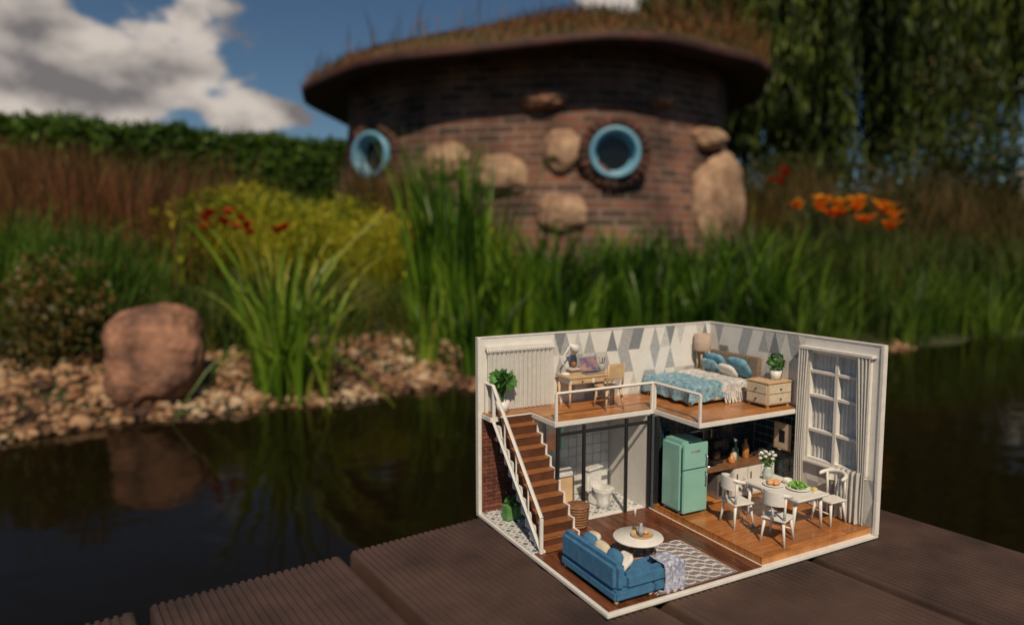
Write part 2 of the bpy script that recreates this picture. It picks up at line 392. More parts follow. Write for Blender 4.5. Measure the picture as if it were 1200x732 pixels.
for z in (10.6,12.9,15.2): g.box(20.3,26.45,.02,.12,z,z+.14,white,.02)
for i in range(34): g.pillow((19.9+i*.21,.5,15.35),(.18,.1,.35),white,n=8)
g.done()
curtain('back_curtain',lambda u,d,z:(19.9+u,.36+d,z),6.9,9.85,15.45,15,.12)

# ---------------------------------------------------------------- furniture : loft
quilt=mat('blue_patterned_quilt',(.07,.21,.31),(.32,.45,.50),rough=.9,sc=230,bump=.4,bsc=700)
headb=mat('taupe_headboard',(.30,.22,.16),rough=.8,sc=200,bump=.3)
lace=mat('white_lace_bedding',(.70,.68,.64),(.32,.29,.29),rough=.9,sc=420,bump=.4,bsc=900)
g=G('bed',(.2,.7,9.78))
g.box(0,9.0,0,6.7,.35,.9,woodL,.05)
for a in (.2,8.6):
    for b_ in (.2,6.3): g.box(a,a+.3,b_,b_+.3,0,.35,woodL)
g.box(.3,9.0,.1,6.6,.9,1.75,lace,.25); g.box(-.1,.3,-.1,6.8,.3,4.0,headb,.12)
for k in range(5): g.box(.3,.42,.05+k*1.34,1.31+k*1.34,.5,3.9,headb,.1)
def drape(x0,x1,y0,y1,ztop,drop,ov,s=0):
    def f(u,v):
        x=x0+(x1-x0+ov)*u; y=y0-ov+(y1-y0+2*ov)*v
        ox=max(0,x-x1); oy=max(0,y0-y,y-y1); o=max(ox,oy); z=ztop+.07*noise.fractal(Vector((x*.8+s,y*.8,0)),1,2,4)*2
        if o>0:
            k=o/ov; z=ztop-drop*k**.8+.12*math.sin((x+y)*4)*k
            x=min(x,x1+.25+.15*math.sin(y*3)*k)
            if y<y0: y=y0-.22-.15*math.sin(x*3)*k
            if y>y1: y=y1+.22+.15*math.sin(x*3)*k
        return (x,y,z)
    return f
g.sheet(drape(4.0,9.0,.1,6.6,1.98,1.5,1.3),56,50,quilt); g.sheet(drape(2.2,4.9,.08,6.62,2.06,1.0,1.0,3),24,50,lace)
fringe=mat('fringed_throw',(.72,.70,.66),rough=.9,sc=300)
for k in range(12): g.tube([(2.4+k*.22,6.85,1.2),(2.4+k*.22,7.0+.1*math.sin(k),.4),(2.4+k*.22+.08*math.sin(k*3),7.15,.05)],.07,fringe,5)
pilw=mat('white_pillow',(.72,.69,.64),rough=.9); pilb=mat('blue_pillow',(.08,.24,.36),(.2,.38,.48),rough=.9,sc=200)
for y,m in ((1.7,pilb),(4.9,pilb)): g.pillow((1.1,y,2.9),(2.3,2.7,.8),m,rot=RY(-58))
g.pillow((2.0,1.9,2.6),(2.0,2.2,.7),quilt,rot=RY(-50)); g.pillow((2.1,4.4,2.5),(1.8,2.1,.7),pilw,rot=RY(-50)); g.done()
g=G('bedside_lamp',(1.9,.95,9.78))
g.box(-.9,.9,-.6,.6,0,2.0,woodL,.05)
for sx in (-.35,.35):
    for sy in (-.3,.3): g.tube([(sx,sy,2.0),(sx*1.1,sy*1.1,3.9)],.09,woodL,6)
g.box(-.5,.5,-.45,.45,3.9,4.0,woodL); g.lathe((0,0,4.0),[(.9,0),(.92,.03),(.85,1.75),(.8,1.75),(.86,.05)],mat('linen_lampshade',(.55,.42,.34),(.46,.35,.28),rough=.9,sc=300,transl=.2)); g.done()
g=G('nightstand',(.25,8.6,9.78))
g.box(0,3.1,0,2.6,.25,2.3,woodL,.05); g.box(-.05,3.2,-.05,2.7,2.3,2.42,woodL,.03)
for z in (.4,1.35): g.box(3.1,3.2,.12,2.5,z,z+.85,cream,.04); g.box(.15,3.0,2.6,2.68,z,z+.85,cream,.04)
for z in (.8,1.75): g.pillow((1.55,2.75,z),(.2,.16,.16),black,n=8); g.pillow((3.26,1.3,z),(.16,.2,.16),black,n=8)
for a in (.1,2.7):
    for b_ in (.1,2.2): g.box(a,a+.25,b_,b_+.25,0,.25,woodL)
g.done()
g=G('potted_plant',(1.4,10.3,12.2)); g.lathe((0,0,0),[(.4,0),(.55,.9),(.5,.9),(.45,.75)],white); g.leafs((0,0,1.7),(.8,.8,.8),90,.55,leafm); g.done()
pic=mat('tiny_photo_print',(.10,.22,.12),(.5,.5,.42),rough=.4,sc=250)
g=G('picture_frame',(.7,9.2,12.2)); R=RY(-12); g.box(0,.12,0,1.3,0,1.7,black,.03,R); g.box(.125,.15,.12,1.18,.12,1.58,white,0,R); g.box(.155,.17,.3,1.0,.35,1.35,pic,0,R); g.done()
g=G('desk',(14.2,.35,9.78))
g.box(0,5.4,0,2.4,2.75,2.95,woodL,.04); g.box(.2,5.2,.15,2.3,2.2,2.745,white,.04)
for a in (.25,2.8): g.box(a,a+2.3,2.3,2.36,2.28,2.68,woodL,.02); g.pillow((a+1.15,2.4,2.48),(.2,.12,.12),black,n=8)
for a in (.15,5.05):
    for b_ in (.15,2.05): g.tube([(a+.1,b_+.1,2.2),(a+.1,b_+.1,0)],[.15,.09],woodL,6)
g.done()
g=G('laptop_computer',(15.4,1.2,12.74)); alu=mat('laptop_aluminium',(.45,.42,.42),rough=.35,metal=.4)
g.box(0,2.1,0,1.3,0,.1,alu,.03); g.box(.15,1.95,.15,.85,.1,.115,black,0); g.box(0,2.1,-.12,0,.08,1.5,alu,.03,RX(12))
g.box(.1,2.0,.005,.02,.2,1.4,mat('laptop_screen_picture',(.45,.25,.2),(.05,.08,.2),rough=.2,sc=110),0,RX(12)); g.done()
g=G('desk_lamp',(19.0,1.2,12.74)); g.lathe((0,0,0),[(.5,0),(.5,.12),(.1,.2)],white); g.tube([(0,0,.1),(.4,0,1.6),(-.4,.1,2.7)],.07,white,6)
b0=len(g.bm.verts); g.lathe((0,0,0),[(.1,0),(.2,.3),(.65,.9),(.6,.9),(.15,.35)],white); g.bm.verts.ensure_lookup_table(); Mx=Matrix.Translation((-.3,.1,2.85))@RY(-125)
for v in list(g.bm.verts)[b0:]: v.co=Mx@v.co
g.done()
g=G('book_stack',(18.2,1.3,12.74))
for k,c in enumerate(((.5,.45,.3),(.25,.1,.06),(.6,.58,.5))): g.box(-.6+.05*k,.6,-.45,.45-.04*k,k*.2,k*.2+.18,mat('book_cover_%d'%k,c),.02)
g.pillow((.0,0,.9),(.5,.5,.55),mat('brown_mug',(.3,.13,.06)),n=12); g.done()
g=G('pencil_cup',(14.8,1.0,12.74)); g.lathe((0,0,0),[(.3,0),(.33,.7),(.28,.7),(.26,.1)],g1)
for k in range(5): g.tube([(.1*math.cos(k),.1*math.sin(k),.1),(.3*math.cos(k*1.3),.3*math.sin(k*1.3),1.3)],.045,[woodL,black,brick][k%3],5)
g.done()
def stick_chair(name,loc,rot,m,solid=False):
    g=G(name,loc,rot)
    g.box(-1.0,1.0,-1.0,1.0,1.95,2.12,m,.08)
    for sx in (-1,1):
        for sy in (-1,1): g.tube([(sx*.75,sy*.75,1.95),(sx*.98,sy*.98,0)],[.14,.08],m,8)
    g.tube([(-.9,.84,1.0),(.9,.84,1.0)],.06,m,6)
    if solid:
        for sx in (-.85,.85): g.tube([(sx,-.9,2.0),(sx*1.0,-1.15,4.3)],.1,m,6)
        g.box(-.85,.85,-1.16,-1.0,2.9,4.3,m,.06,RX(6))
    else:
        pts=[(1.12*math.cos(a),-.25-1.0*math.sin(a),4.0+.25*math.sin(a)) for a in np.linspace(-.25,math.pi+.25,15)]
        g.tube(pts,[.1]+[.17]*13+[.1],m,8)
        def f(u,v):
            a=math.pi*(.22+.56*u); return (1.12*math.cos(a),-.25-1.02*math.sin(a)-.06,3.3+1.1*v)
        g.sheet(f,14,3,m); g.sheet(lambda u,v:(f(u,v)[0],f(u,v)[1]-.1,f(u,v)[2]),14,3,m)
        for sx in (-.85,.85): g.tube([(sx,-.85,2.0),(sx*1.05,-.75,4.1)],.11,m,6)
        g.tube([(0,-1.0,2.0),(0,-1.27,3.6)],.1,m,6)
    return g.done()
stick_chair('desk_chair',(16.0,3.9,9.78),180,woodL,True)
g=G('potted_plant',(25.6,1.0,9.78)); g.lathe((0,0,0),[(.5,0),(.65,1.1),(.6,1.1),(.5,.9)],white)
for k in range(11):
    a=k*2.4; g.tube([(0,0,1),(.3*math.cos(a),.25*math.sin(a),2.2),(.8*math.cos(a),.5*math.sin(a)+.2,2.6+.12*k)],.05,leafm,5)
g.leafs((0,.2,3.0),(1.1,.75,1.0),60,1.0,leafm,.65); g.done()
g=G('wall_picture',(.12,10.3,6.6)); g.box(0,.12,-1,1,-1.3,1.3,woodL,.03); g.box(.125,.14,-.85,.85,-1.15,1.15,mat('poster_paper',(.62,.52,.4)),0); g.box(.145,.15,-.35,.35,-.6,.6,black,0); g.done()

# ---------------------------------------------------------------- furniture : kitchen
g=G('refrigerator',(9.9,7.6,1.0))
g.box(0,2.9,0,2.8,.15,6.6,mint,.3); g.box(.05,2.85,2.83,3.05,.25,4.1,mint,.12); g.box(.05,2.85,2.83,3.05,4.2,6.5,mint,.12)
g.tube([(.35,3.1,2.6),(.35,3.3,2.7),(.35,3.3,3.7),(.35,3.1,3.8)],.07,chrome,6); g.tube([(.35,3.1,4.5),(.35,3.3,4.6),(.35,3.3,5.3),(.35,3.1,5.4)],.07,chrome,6)
g.box(1.0,2.0,3.05,3.09,5.7,5.85,chrome,.01)
for a in (.3,2.4):
    for b_ in (.3,2.3): g.lathe((a+.1,b_,0),[(.15,0),(.15,.2)],chrome,10)
g.done()
ctop=mat('dark_walnut_counter',(.26,.13,.065),(.13,.065,.035),rough=.35,sc=80,stretch=(10,1,1))
g=G('kitchen_counter',(.3,6.75,1.0))
g.box(0,9.2,0,3.0,3.1,3.35,ctop,.04); g.box(5.6,9.1,.1,2.8,.1,.3,woodO,.03)
g.box(0,5.4,.05,2.8,.1,3.1,white,.04); g.box(8.95,9.15,.05,2.9,.02,3.1,white,.03)
for k in range(3): g.box(.1+k*1.77,1.8+k*1.77,2.8,2.9,.3,2.95,white,.05); g.tube([(1.5+k*1.77,3.0,1.8),(1.5+k*1.77,3.0,2.5)],.05,black,6)
g.box(5.7,7.2,.2,2.7,.32,2.6,mat('oven_steel',(.35,.35,.36),rough=.3,metal=.6),.05); g.box(5.85,7.05,2.7,2.75,.6,2.0,black,.02)
g.lathe((7.4,1.5,3.34),[(.8,.0),(.85,.06),(.7,.06),(.65,.02)],chrome); g.tube([(7.4,.5,3.3),(7.4,.5,4.5),(7.4,1.2,4.6),(7.4,1.25,4.3)],.08,chrome,8); g.done()
g=G('coffee_maker',(6.0,7.4,4.35)); g.box(0,1.3,0,1.2,0,.3,black,.05); g.box(0,1.3,0,.45,.3,2.0,black,.06); g.box(0,1.3,0,1.2,1.6,2.2,black,.08); g.lathe((.65,.8,.3),[(.3,0),(.42,.3),(.38,.8),(.3,.95)],mat('coffee_glass',(.06,.03,.02),rough=.1)); g.done()
for (x,y,c,h) in ((2.2,7.6,(.7,.68,.62),1.6),(3.0,8.4,(.45,.2,.06),1.9),(3.7,7.8,(.08,.25,.2),1.5),(4.6,8.4,(.6,.55,.45),1.2),(5.3,8.9,(.6,.25,.08),.8)):
    g=G('kitchen_bottle',(x,y,4.35)); g.lathe((0,0,0),[(.28,0),(.32,.1),(.32,h*.6),(.13,h*.75),(.13,h)],mat('bottle_%.2f'%(c[0]+c[1]),c,rough=.2)); g.done()
g=G('saucepan',(1.2,8.6,4.35)); g.lathe((0,0,0),[(.55,0),(.6,.6),(.55,.6),(.5,.08)],chrome); g.tube([(.6,0,.5),(1.5,.3,.55)],.07,black,6); g.done()
g=G('utensil_rail',(4.5,6.8,7.2)); g.tube([(0,0,0),(4.2,0,0)],.05,chrome,6)
for k,c in enumerate((black,chrome,woodL,black)): g.tube([(.5+k,.05,0),(.5+k,.1,-1.1)],.04,c,5); g.pillow((.5+k,.1,-1.4),(.4,.1,.6),c,n=10)
g.done()
g=G('dining_table',(3.9,12.6,1.0))
g.box(0,3.8,0,6.0,3.0,3.2,white,.08); g.box(.3,3.5,.4,5.6,2.7,3.0,white,.03)
for b_ in (.6,5.4):
    g.tube([(.4,b_,2.7),(.15,b_,0)],[.17,.1],white,8); g.tube([(3.4,b_,2.7),(3.65,b_,0)],[.17,.1],white,8)
g.done()
stick_chair('dining_chair',(9.6,13.9,1.0),82,white); stick_chair('dining_chair',(9.3,18.0,1.0),110,white); stick_chair('dining_chair',(2.1,17.2,1.0),-90,white)
g=G('flower_vase',(5.6,13.5,4.2)); g.lathe((0,0,0),[(.35,0),(.5,.5),(.3,1.0),(.36,1.15)],mat('vase_glass',(.55,.62,.6),rough=.08))
for k in range(12): g.tube([(0,0,.9),(.5*math.cos(k*2.4),.5*math.sin(k*2.4),1.9+.08*k)],.04,leafm,5)
g.leafs((0,0,1.7),(.7,.7,.6),50,.4,leafm)
for k in range(14): g.pillow((.75*math.cos(k*2.4)*(.4+k/20),.75*math.sin(k*2.4)*(.4+k/20),2.5-.04*k),(.32,.32,.26),pilw,n=8)
g.done()
food=mat('salmon_food',(.6,.22,.1),(.7,.45,.2),sc=400); salad=mat('salad_green',(.15,.40,.05),(.30,.55,.10),sc=400,island=.3)
g=G('salad_plate',(5.3,16.6,4.2)); g.lathe((0,0,0),[(.4,0),(1.0,.14),(.95,.17),(.4,.06)],white); g.leafs((0,0,.35),(.75,.75,.22),90,.4,salad); g.done()
g=G('bread_plate',(6.4,14.9,4.2)); g.lathe((0,0,0),[(.4,0),(.9,.12),(.85,.15),(.4,.06)],white)
for k in range(4): g.pillow((.35*math.cos(k*1.6),.35*math.sin(k*1.6),.3),(.7,.4,.35),food,n=10)
g.done()
g=G('teacup',(5.0,15.2,4.2)); g.lathe((0,0,0),[(.25,0),(.38,.45),(.33,.45),(.2,.1)],white); g.tube([(.35,0,.35),(.55,0,.25),(.32,0,.12)],.04,white,5); g.done()
g=G('butter_dish',(4.6,17.6,4.2)); g.box(-.4,.4,-.3,.3,0,.08,white); g.box(-.25,.25,-.18,.18,.08,.32,mat('butter',(.75,.62,.2)),.05); g.done()

# ---------------------------------------------------------------- living room
rg=mat('rug_grey_pile',(.24,.21,.22),(.18,.155,.165),rough=1,sc=300,bump=.6,bsc=1500); rw=mat('rug_white_line',(.60,.57,.54),rough=1,sc=300)
g=G('lattice_rug',(15.6,13.3,.47)); g.box(0,7.2,0,6.5,0,.12,rg,.03)
for i in range(6):
    for j in range(8):
        cx=.6+i*1.2; cy=.41+j*.81; r=[(.58*math.cos(a),.38*math.sin(a)) for a in np.linspace(0,2*math.pi,7)]
        g.tube([(min(7.1,max(.1,cx+a)),min(6.4,max(.1,cy+b_)),.125) for a,b_ in r],.045,rw,4,False)
for k in range(30):
    for x in (0,7.2): g.tube([(x,.1+k*.217,.06),(x+(-.25 if x==0 else .25),.1+k*.217,.02)],.03,rw,4)
g.done()
g=G('corner_sofa',(23.2,12.7,.47))
g.box(0,3.4,0,7.0,.25,1.0,fabB,.15); g.box(-2.9,.05,4.2,7.0,.25,1.0,fabB,.15)
g.box(.05,2.5,.75,4.2,1.0,1.55,fabB,.22); g.box(-2.75,2.5,4.25,6.2,1.0,1.55,fabB,.22)
g.box(2.5,3.45,0,7.0,.95,2.9,fabB,.3); g.box(0,2.5,0,.75,.95,2.1,fabB,.25)
g.box(-2.9,2.55,6.15,7.0,.9,2.05,fabB,.3)
for y in (1.0,2.6,4.2): g.pillow((2.2,y+.9,2.3),(1.5,1.6,.7),fabB if y!=2.6 else cream,rot=RY(65),n=20)
g.pillow((1.7,1.6,2.2),(1.6,1.5,.6),cream,rot=RY(55)@RZ(10)); g.pillow((1.5,5.2,2.1),(1.5,1.5,.6),pilw,rot=RY(40))
for a in (.2,3.1,-2.7):
    for b_ in (.3,6.7):
        if a<0 and b_<1: continue
        g.lathe((a,b_,0),[(.12,0),(.16,.26)],woodL,8)
g.done()
thr=mat('blue_white_throw',(.62,.62,.66),(.14,.18,.34),rough=.95,sc=420,bump=.4,bsc=900)
g=G('throw_blanket',(21.6,18.6,2.0))
def tf(u,v):
    x=(u-.5)*1.7+.12*math.sin(v*7); s=v*4.2
    if s<.3: y=-.6+s*.2; z=-.45+s*1.2
    elif s<1.7: y=-.55+(s-.3)*1.2; z=.62
    else: y=1.2+.05*math.sin(u*18); z=.62-(s-1.7)
    return (x*(1+.15*v),y+.06*math.sin(u*20),z+.05*math.sin(u*14))
g.sheet(tf,24,36,thr); g.done()
g=G('coffee_table',(20.9,14.8,.6))
g.lathe((0,0,1.75),[(1.9,0),(1.95,.08),(1.9,.16)],white,40)
for k in range(4): a=k*1.571+.5; g.tube([(1.1*math.cos(a),1.1*math.sin(a),1.75),(1.35*math.cos(a),1.35*math.sin(a),0)],[.16,.1],woodO,8)
g.tube([(1.2*math.cos(a),1.2*math.sin(a),.5) for a in (.5,2.07,3.64,5.21,6.78)],.09,woodO,6)
g.done()
g=G('serving_tray',(20.6,14.9,2.53)); g.lathe((0,0,0),[(.8,0),(.9,.12),(.85,.14),(.8,.05)],woodL); g.lathe((.2,.1,.05),[(.2,0),(.25,.5),(.1,.8),(.12,1.0)],g1); g.pillow((-.3,.1,.25),(.5,.4,.35),food,n=10); g.lathe((-.1,-.4,.05),[(.2,0),(.25,.35),(.2,.35)],white); g.done()
g=G('candle_holder',(20.3,13.6,2.53)); g.lathe((0,0,0),[(.25,0),(.08,.15),(.07,1.0),(.2,1.1)],mat('brass',(.6,.4,.15),rough=.3,metal=1)); g.lathe((0,0,1.1),[(.1,0),(.1,.7)],pilw); g.done()
g=G('wicker_basket',(21.3,6.9,.47)); g.lathe((0,0,0),[(.8,0),(.95,1.4),(.95,2.0),(.85,2.0),(.8,.2)],wick)
for k in range(8): g.lathe((0,0,.1+k*.24),[(.84+.02*k,0),(.93+.02*k,.1),(.84+.02*k,.2)],wick,24)
g.done()
g=G('planter_box',(25.0,2.6,.5)); gp=mat('green_planter',(.14,.30,.10),(.09,.22,.07),rough=.6,sc=100)
g.box(-1.3,1.3,-.5,.6,0,1.3,gp,.06)
for k in range(5): g.box(-1.3+k*.53,-.83+k*.53,.6,.68,.1,1.25,gp,.03)
g.leafs((0,0,1.6),(1.2,.6,.5),80,.5,leafm); g.done()
g=G('toilet',(16.6,3.8,.47),15); por=mat('porcelain',(.74,.74,.72),rough=.12,coat=.5)
g.lathe((0,.2,0),[(.7,0),(.55,.5),(.85,1.4),(1.0,1.65),(.95,1.75),(.7,1.7)],por); g.pillow((0,.2,1.8),(1.9,2.0,.2),por,.8); g.box(-1.0,1.0,-1.5,-.7,1.2,3.3,por,.2); g.box(-1.05,1.05,-1.55,-.65,3.3,3.5,por,.1); g.box(-.5,.5,-1.3,.0,0,1.2,por,.15); g.done()
g=G('bathroom_sink',(19.6,1.4,.47)); g.box(-1.3,1.3,-1.1,.8,2.6,3.3,por,.2); g.box(-1.1,1.1,-1.0,.7,.1,2.58,woodL,.05); g.tube([(0,-.8,3.3),(0,-.8,4.0),(0,-.3,4.0)],.08,chrome,6); g.box(-1.0,1.0,-1.2,-1.12,4.8,7.6,mat('mirror_glass',(.6,.65,.65),rough=.05,metal=1),.02); g.done()

# ---------------------------------------------------------------- deck
md=mat('wpc_deck_board',(.090,.052,.038),(.036,.022,.017),rough=.5,sc=9,bump=.25,bsc=500,spec=.5)
Dk=empty('wooden_deck'); Dk.matrix_world=H@Matrix.Rotation(math.radians(7),4,'Z')
def deckboard(P0,P1,Q0,Q1,k):
    prof=[(P0,-.022),(P0,-.003),(P0+.0015,-.0006),(P0+.004,0)]; n=24; w=(P1-P0-.008)/n
    for i in range(n):
        a=P0+.004+i*w; prof+=[(a+w*.08,0),(a+w*.50,0),(a+w*.60,-.0018),(a+w*.92,-.0018)]
    prof+=[(P1-.004,0),(P1-.0015,-.0006),(P1,-.003),(P1,-.022)]
    pr=np.array(prof); m=len(pr); qs=[(Q0,-.004),(Q0+.0015,-.001),(Q0+.005,0)]+[(q,0) for q in np.linspace(Q0+.05,Q1,16)]
    V=[];F=[]
    for q,dz in qs:
        for x,z in pr: V.append((x,q,z+dz+.0006*math.sin(q*3+k)))
    for i in range(len(qs)-1):
        for j in range(m-1): a=i*m+j; F.append((a,a+1,a+m+1,a+m))
    np_obj('board_%d'%k,V,np.array(F),md,parent=Dk)
    np_obj('board_end_%d'%k,[(P0,Q0,-.022),(P1,Q0,-.022),(P1,Q0,-.004),(P0,Q0,-.004)],[[0,1,2,3]],md,parent=Dk)
edges=[-.056,.10,.252,.402,.550,.70,.85,1.0,1.15,1.30]
for k,(a,b_) in enumerate(zip(edges,edges[1:])): deckboard(a+.005,b_-.005,-.0345+.0015*math.sin(k*2.1),1.3,k)
def cube(name,x0,x1,y0,y1,z0,z1,m,parent):
    V=[(x,y,z) for x in (x0,x1) for y in (y0,y1) for z in (z0,z1)]; F=[[0,1,3,2],[4,6,7,5],[0,4,5,1],[2,3,7,6],[0,2,6,4],[1,5,7,3]]
    return np_obj(name,V,F,m,parent=parent)
dj=mat('deck_joist',(.02,.014,.011),rough=.8,sc=20)
cube('edge_joist',-.04,1.28,.0,.05,-.14,-.023,dj,Dk)
for i,x in enumerate((.1,.6,1.1)): cube('joist_%d'%i,x,x+.05,.052,1.28,-.13,-.0235,dj,Dk); cube('post_%d'%i,x+.01,x+.09,.06,.14,-1.2,-.131,dj,Dk)

# ---------------------------------------------------------------- round brick house
RH=empty('round_brick_house')
ev=np.array([(-2.42,8.05),(-1.25,6.62),(1.12,6.2),(2.62,7.35),(3.2,9.5),(2.0,11.5),(-.4,12.0),(-2.2,10.6)]); cen=np.array([.4,9.1])
def chaik(P,n,r=.2):
    for _ in range(n):
        Q=np.roll(P,-1,0); P=np.stack([P*(1-r)+Q*r,P*r+Q*(1-r)],1).reshape(-1,2)
    return P
def resample(P,n):
    Q=np.vstack([P,P[:1]]); d=np.r_[0,np.cumsum(np.linalg.norm(np.diff(Q,axis=0),axis=1))]; t=np.linspace(0,d[-1],n,endpoint=False)
    return np.stack([np.interp(t,d,Q[:,0]),np.interp(t,d,Q[:,1])],-1),d[-1]
eave,_=resample(chaik(ev,2,.14),160); wl,per=resample(chaik(cen+(ev-cen)*.84,2,.16),160)
mbk=bpy.data.materials.new('rustic_brick'); mbk.use_nodes=True; N=mbk.node_tree.nodes; L=mbk.node_tree.links; b=N['Principled BSDF']; b.inputs['Roughness'].default_value=.9
uv=N.new('ShaderNodeUVMap'); bt=N.new('ShaderNodeTexBrick'); bt.inputs['Scale'].default_value=1; bt.inputs['Brick Width'].default_value=.25; bt.inputs['Row Height'].default_value=.08; bt.inputs['Mortar Size'].default_value=.013
bt.inputs['Color1'].default_value=(.20,.075,.045,1); bt.inputs['Color2'].default_value=(.035,.021,.018,1); bt.inputs['Mortar'].default_value=(.17,.125,.10,1); bt.inputs['Bias'].default_value=-.1
L.new(uv.outputs[0],bt.inputs['Vector']); nz=N.new('ShaderNodeTexNoise'); nz.inputs['Scale'].default_value=2.2; nz.inputs['Detail'].default_value=4; L.new(uv.outputs[0],nz.inputs['Vector'])
mr=N.new('ShaderNodeMapRange'); mr.inputs[1].default_value=.3; mr.inputs[2].default_value=.7; mr.inputs[3].default_value=.35; mr.inputs[4].default_value=1.4; L.new(nz.outputs[0],mr.inputs[0])
vm=N.new('ShaderNodeVectorMath'); vm.operation='SCALE'; L.new(bt.outputs[0],vm.inputs[0]); L.new(mr.outputs[0],vm.inputs['Scale']); L.new(vm.outputs[0],b.inputs['Base Color'])
bp=N.new('ShaderNodeBump'); bp.inputs['Distance'].default_value=.02; bp.inputs['Strength'].default_value=.8; bp.invert=True; L.new(bt.outputs['Fac'],bp.inputs['Height']); L.new(bp.outputs[0],b.inputs['Normal'])
zs=np.array([.0,.4,.8,1.2,1.6,2.0,2.15]); fl=np.array([1.15,1.10,1.06,1.02,1.0,1.0,1.0]); n=160
V=[];F=[]
for z,s in zip(zs,fl):
    for i,pnt in enumerate(wl):
        q=cen+(pnt-cen)*s*(1+.006*noise.noise(Vector((pnt[0]*2,pnt[1]*2,z*2)))); V.append((q[0],q[1],z))
for k in range(len(zs)-1):
    for i in range(n): j=(i+1)%n; F.append((k*n+i,k*n+j,(k+1)*n+j,(k+1)*n+i))
o=np_obj('brick_wall',V,F,mbk,smooth=True,parent=RH)
uvl=o.data.uv_layers.new(name='UVMap')
for pi,pl in enumerate(o.data.polygons):
    i=pi%n; k=pi//n
    for li,(du,dv) in zip(pl.loop_indices,((0,0),(1,0),(1,1),(0,1))): uvl.data[li].uv=((i+du)*per/n,zs[k+dv])
mf=mat('dark_fascia_wood',(.07,.022,.016),(.03,.013,.01),rough=.7,sc=4,bump=.3,bsc=20)
V=[];F=[]
tilt=lambda x:.035*x-.06
prof=[(.80,2.09),(.99,1.99),(1.005,1.98),(1.01,2.07),(.995,2.08)]
for s,z in prof:
    for pnt in eave: q=cen+(pnt-cen)*s; V.append((q[0],q[1],z+tilt(q[0])+.015*math.sin(pnt[0]*2.1)))
for k in range(len(prof)-1):
    for i in range(n): j=(i+1)%n; F.append((k*n+i,k*n+j,(k+1)*n+j,(k+1)*n+i))
np_obj('eaves_fascia',V,F,mf,parent=RH)
def roofz(s,x): return 2.07+.60*(1-s*s)**.75+tilt(x)
V=[];F=[]; rs=np.linspace(1.0,.02,16)
for s in rs:
    for pnt in eave: q=cen+(pnt-cen)*s; V.append((q[0],q[1],roofz(s,q[0])+.05*noise.noise(Vector((q[0],q[1],0)))*min(1,(1-s)*4)))
for k in range(len(rs)-1):
    for i in range(n): j=(i+1)%n; F.append((k*n+i,k*n+j,(k+1)*n+j,(k+1)*n+i))
np_obj('turf_roof',V,F,mat('dry_turf',(.10,.055,.022),(.045,.035,.013),rough=.95,sc=3,bump=.8,bsc=30),smooth=True,parent=RH)
m=20000; s=np.sqrt(rng.uniform(0,1,m)); ii=rng.integers(0,n,m); Q=cen+(eave[ii]-cen)*s[:,None]+rng.normal(0,.02,(m,2)); R=np.c_[Q,roofz(np.clip(s,0,1),Q[:,0])-.01]
hh=rng.uniform(.05,.2,m)*(1+.8*(np.sin(Q[:,0]*2.3)+np.sin(Q[:,1]*1.7+Q[:,0]))*.5); hh=np.clip(hh,.04,.35); tall=(Q[:,0]>1.6)&(Q[:,1]>7.8)&(rng.random(m)<.35); hh[tall]=rng.uniform(.4,1.0,tall.sum())
tuft=(rng.random(m)<.02); hh[tuft]=rng.uniform(.3,.55,tuft.sum())
drym=foliage('dry_roof_grass',[(.035,.045,.012),(.11,.065,.02),(.24,.115,.04),(.15,.065,.028)],.25,.8,1.5)
V,F=blades(R,hh,rng.uniform(0,6.28,m),rng.uniform(.1,.6,m),rng.uniform(.008,.018,m),3)
np_obj('roof_grass',V,F,drym,parent=RH)
def wallpt(t):
    d=np.linalg.norm(wl-np.array(t),axis=1); i=int(d.argmin()); a=wl[(i-3)%n]; b_=wl[(i+3)%n]; tn=(b_-a)/np.linalg.norm(b_-a); nr=np.array([tn[1],-tn[0]])
    if np.dot(nr,wl[i]-cen)<0: nr=-nr
    return wl[i],nr
blue=mat('pale_blue_paint',(.17,.38,.52),(.09,.24,.37),rough=.4,sc=4); dark=mat('dark_window_glass',(.004,.005,.006),rough=.08,spec=.4)
abr=mat('arch_brick',(.12,.05,.035),(.04,.022,.018),rough=.9,sc=6,island=.4,bump=.4,bsc=30)
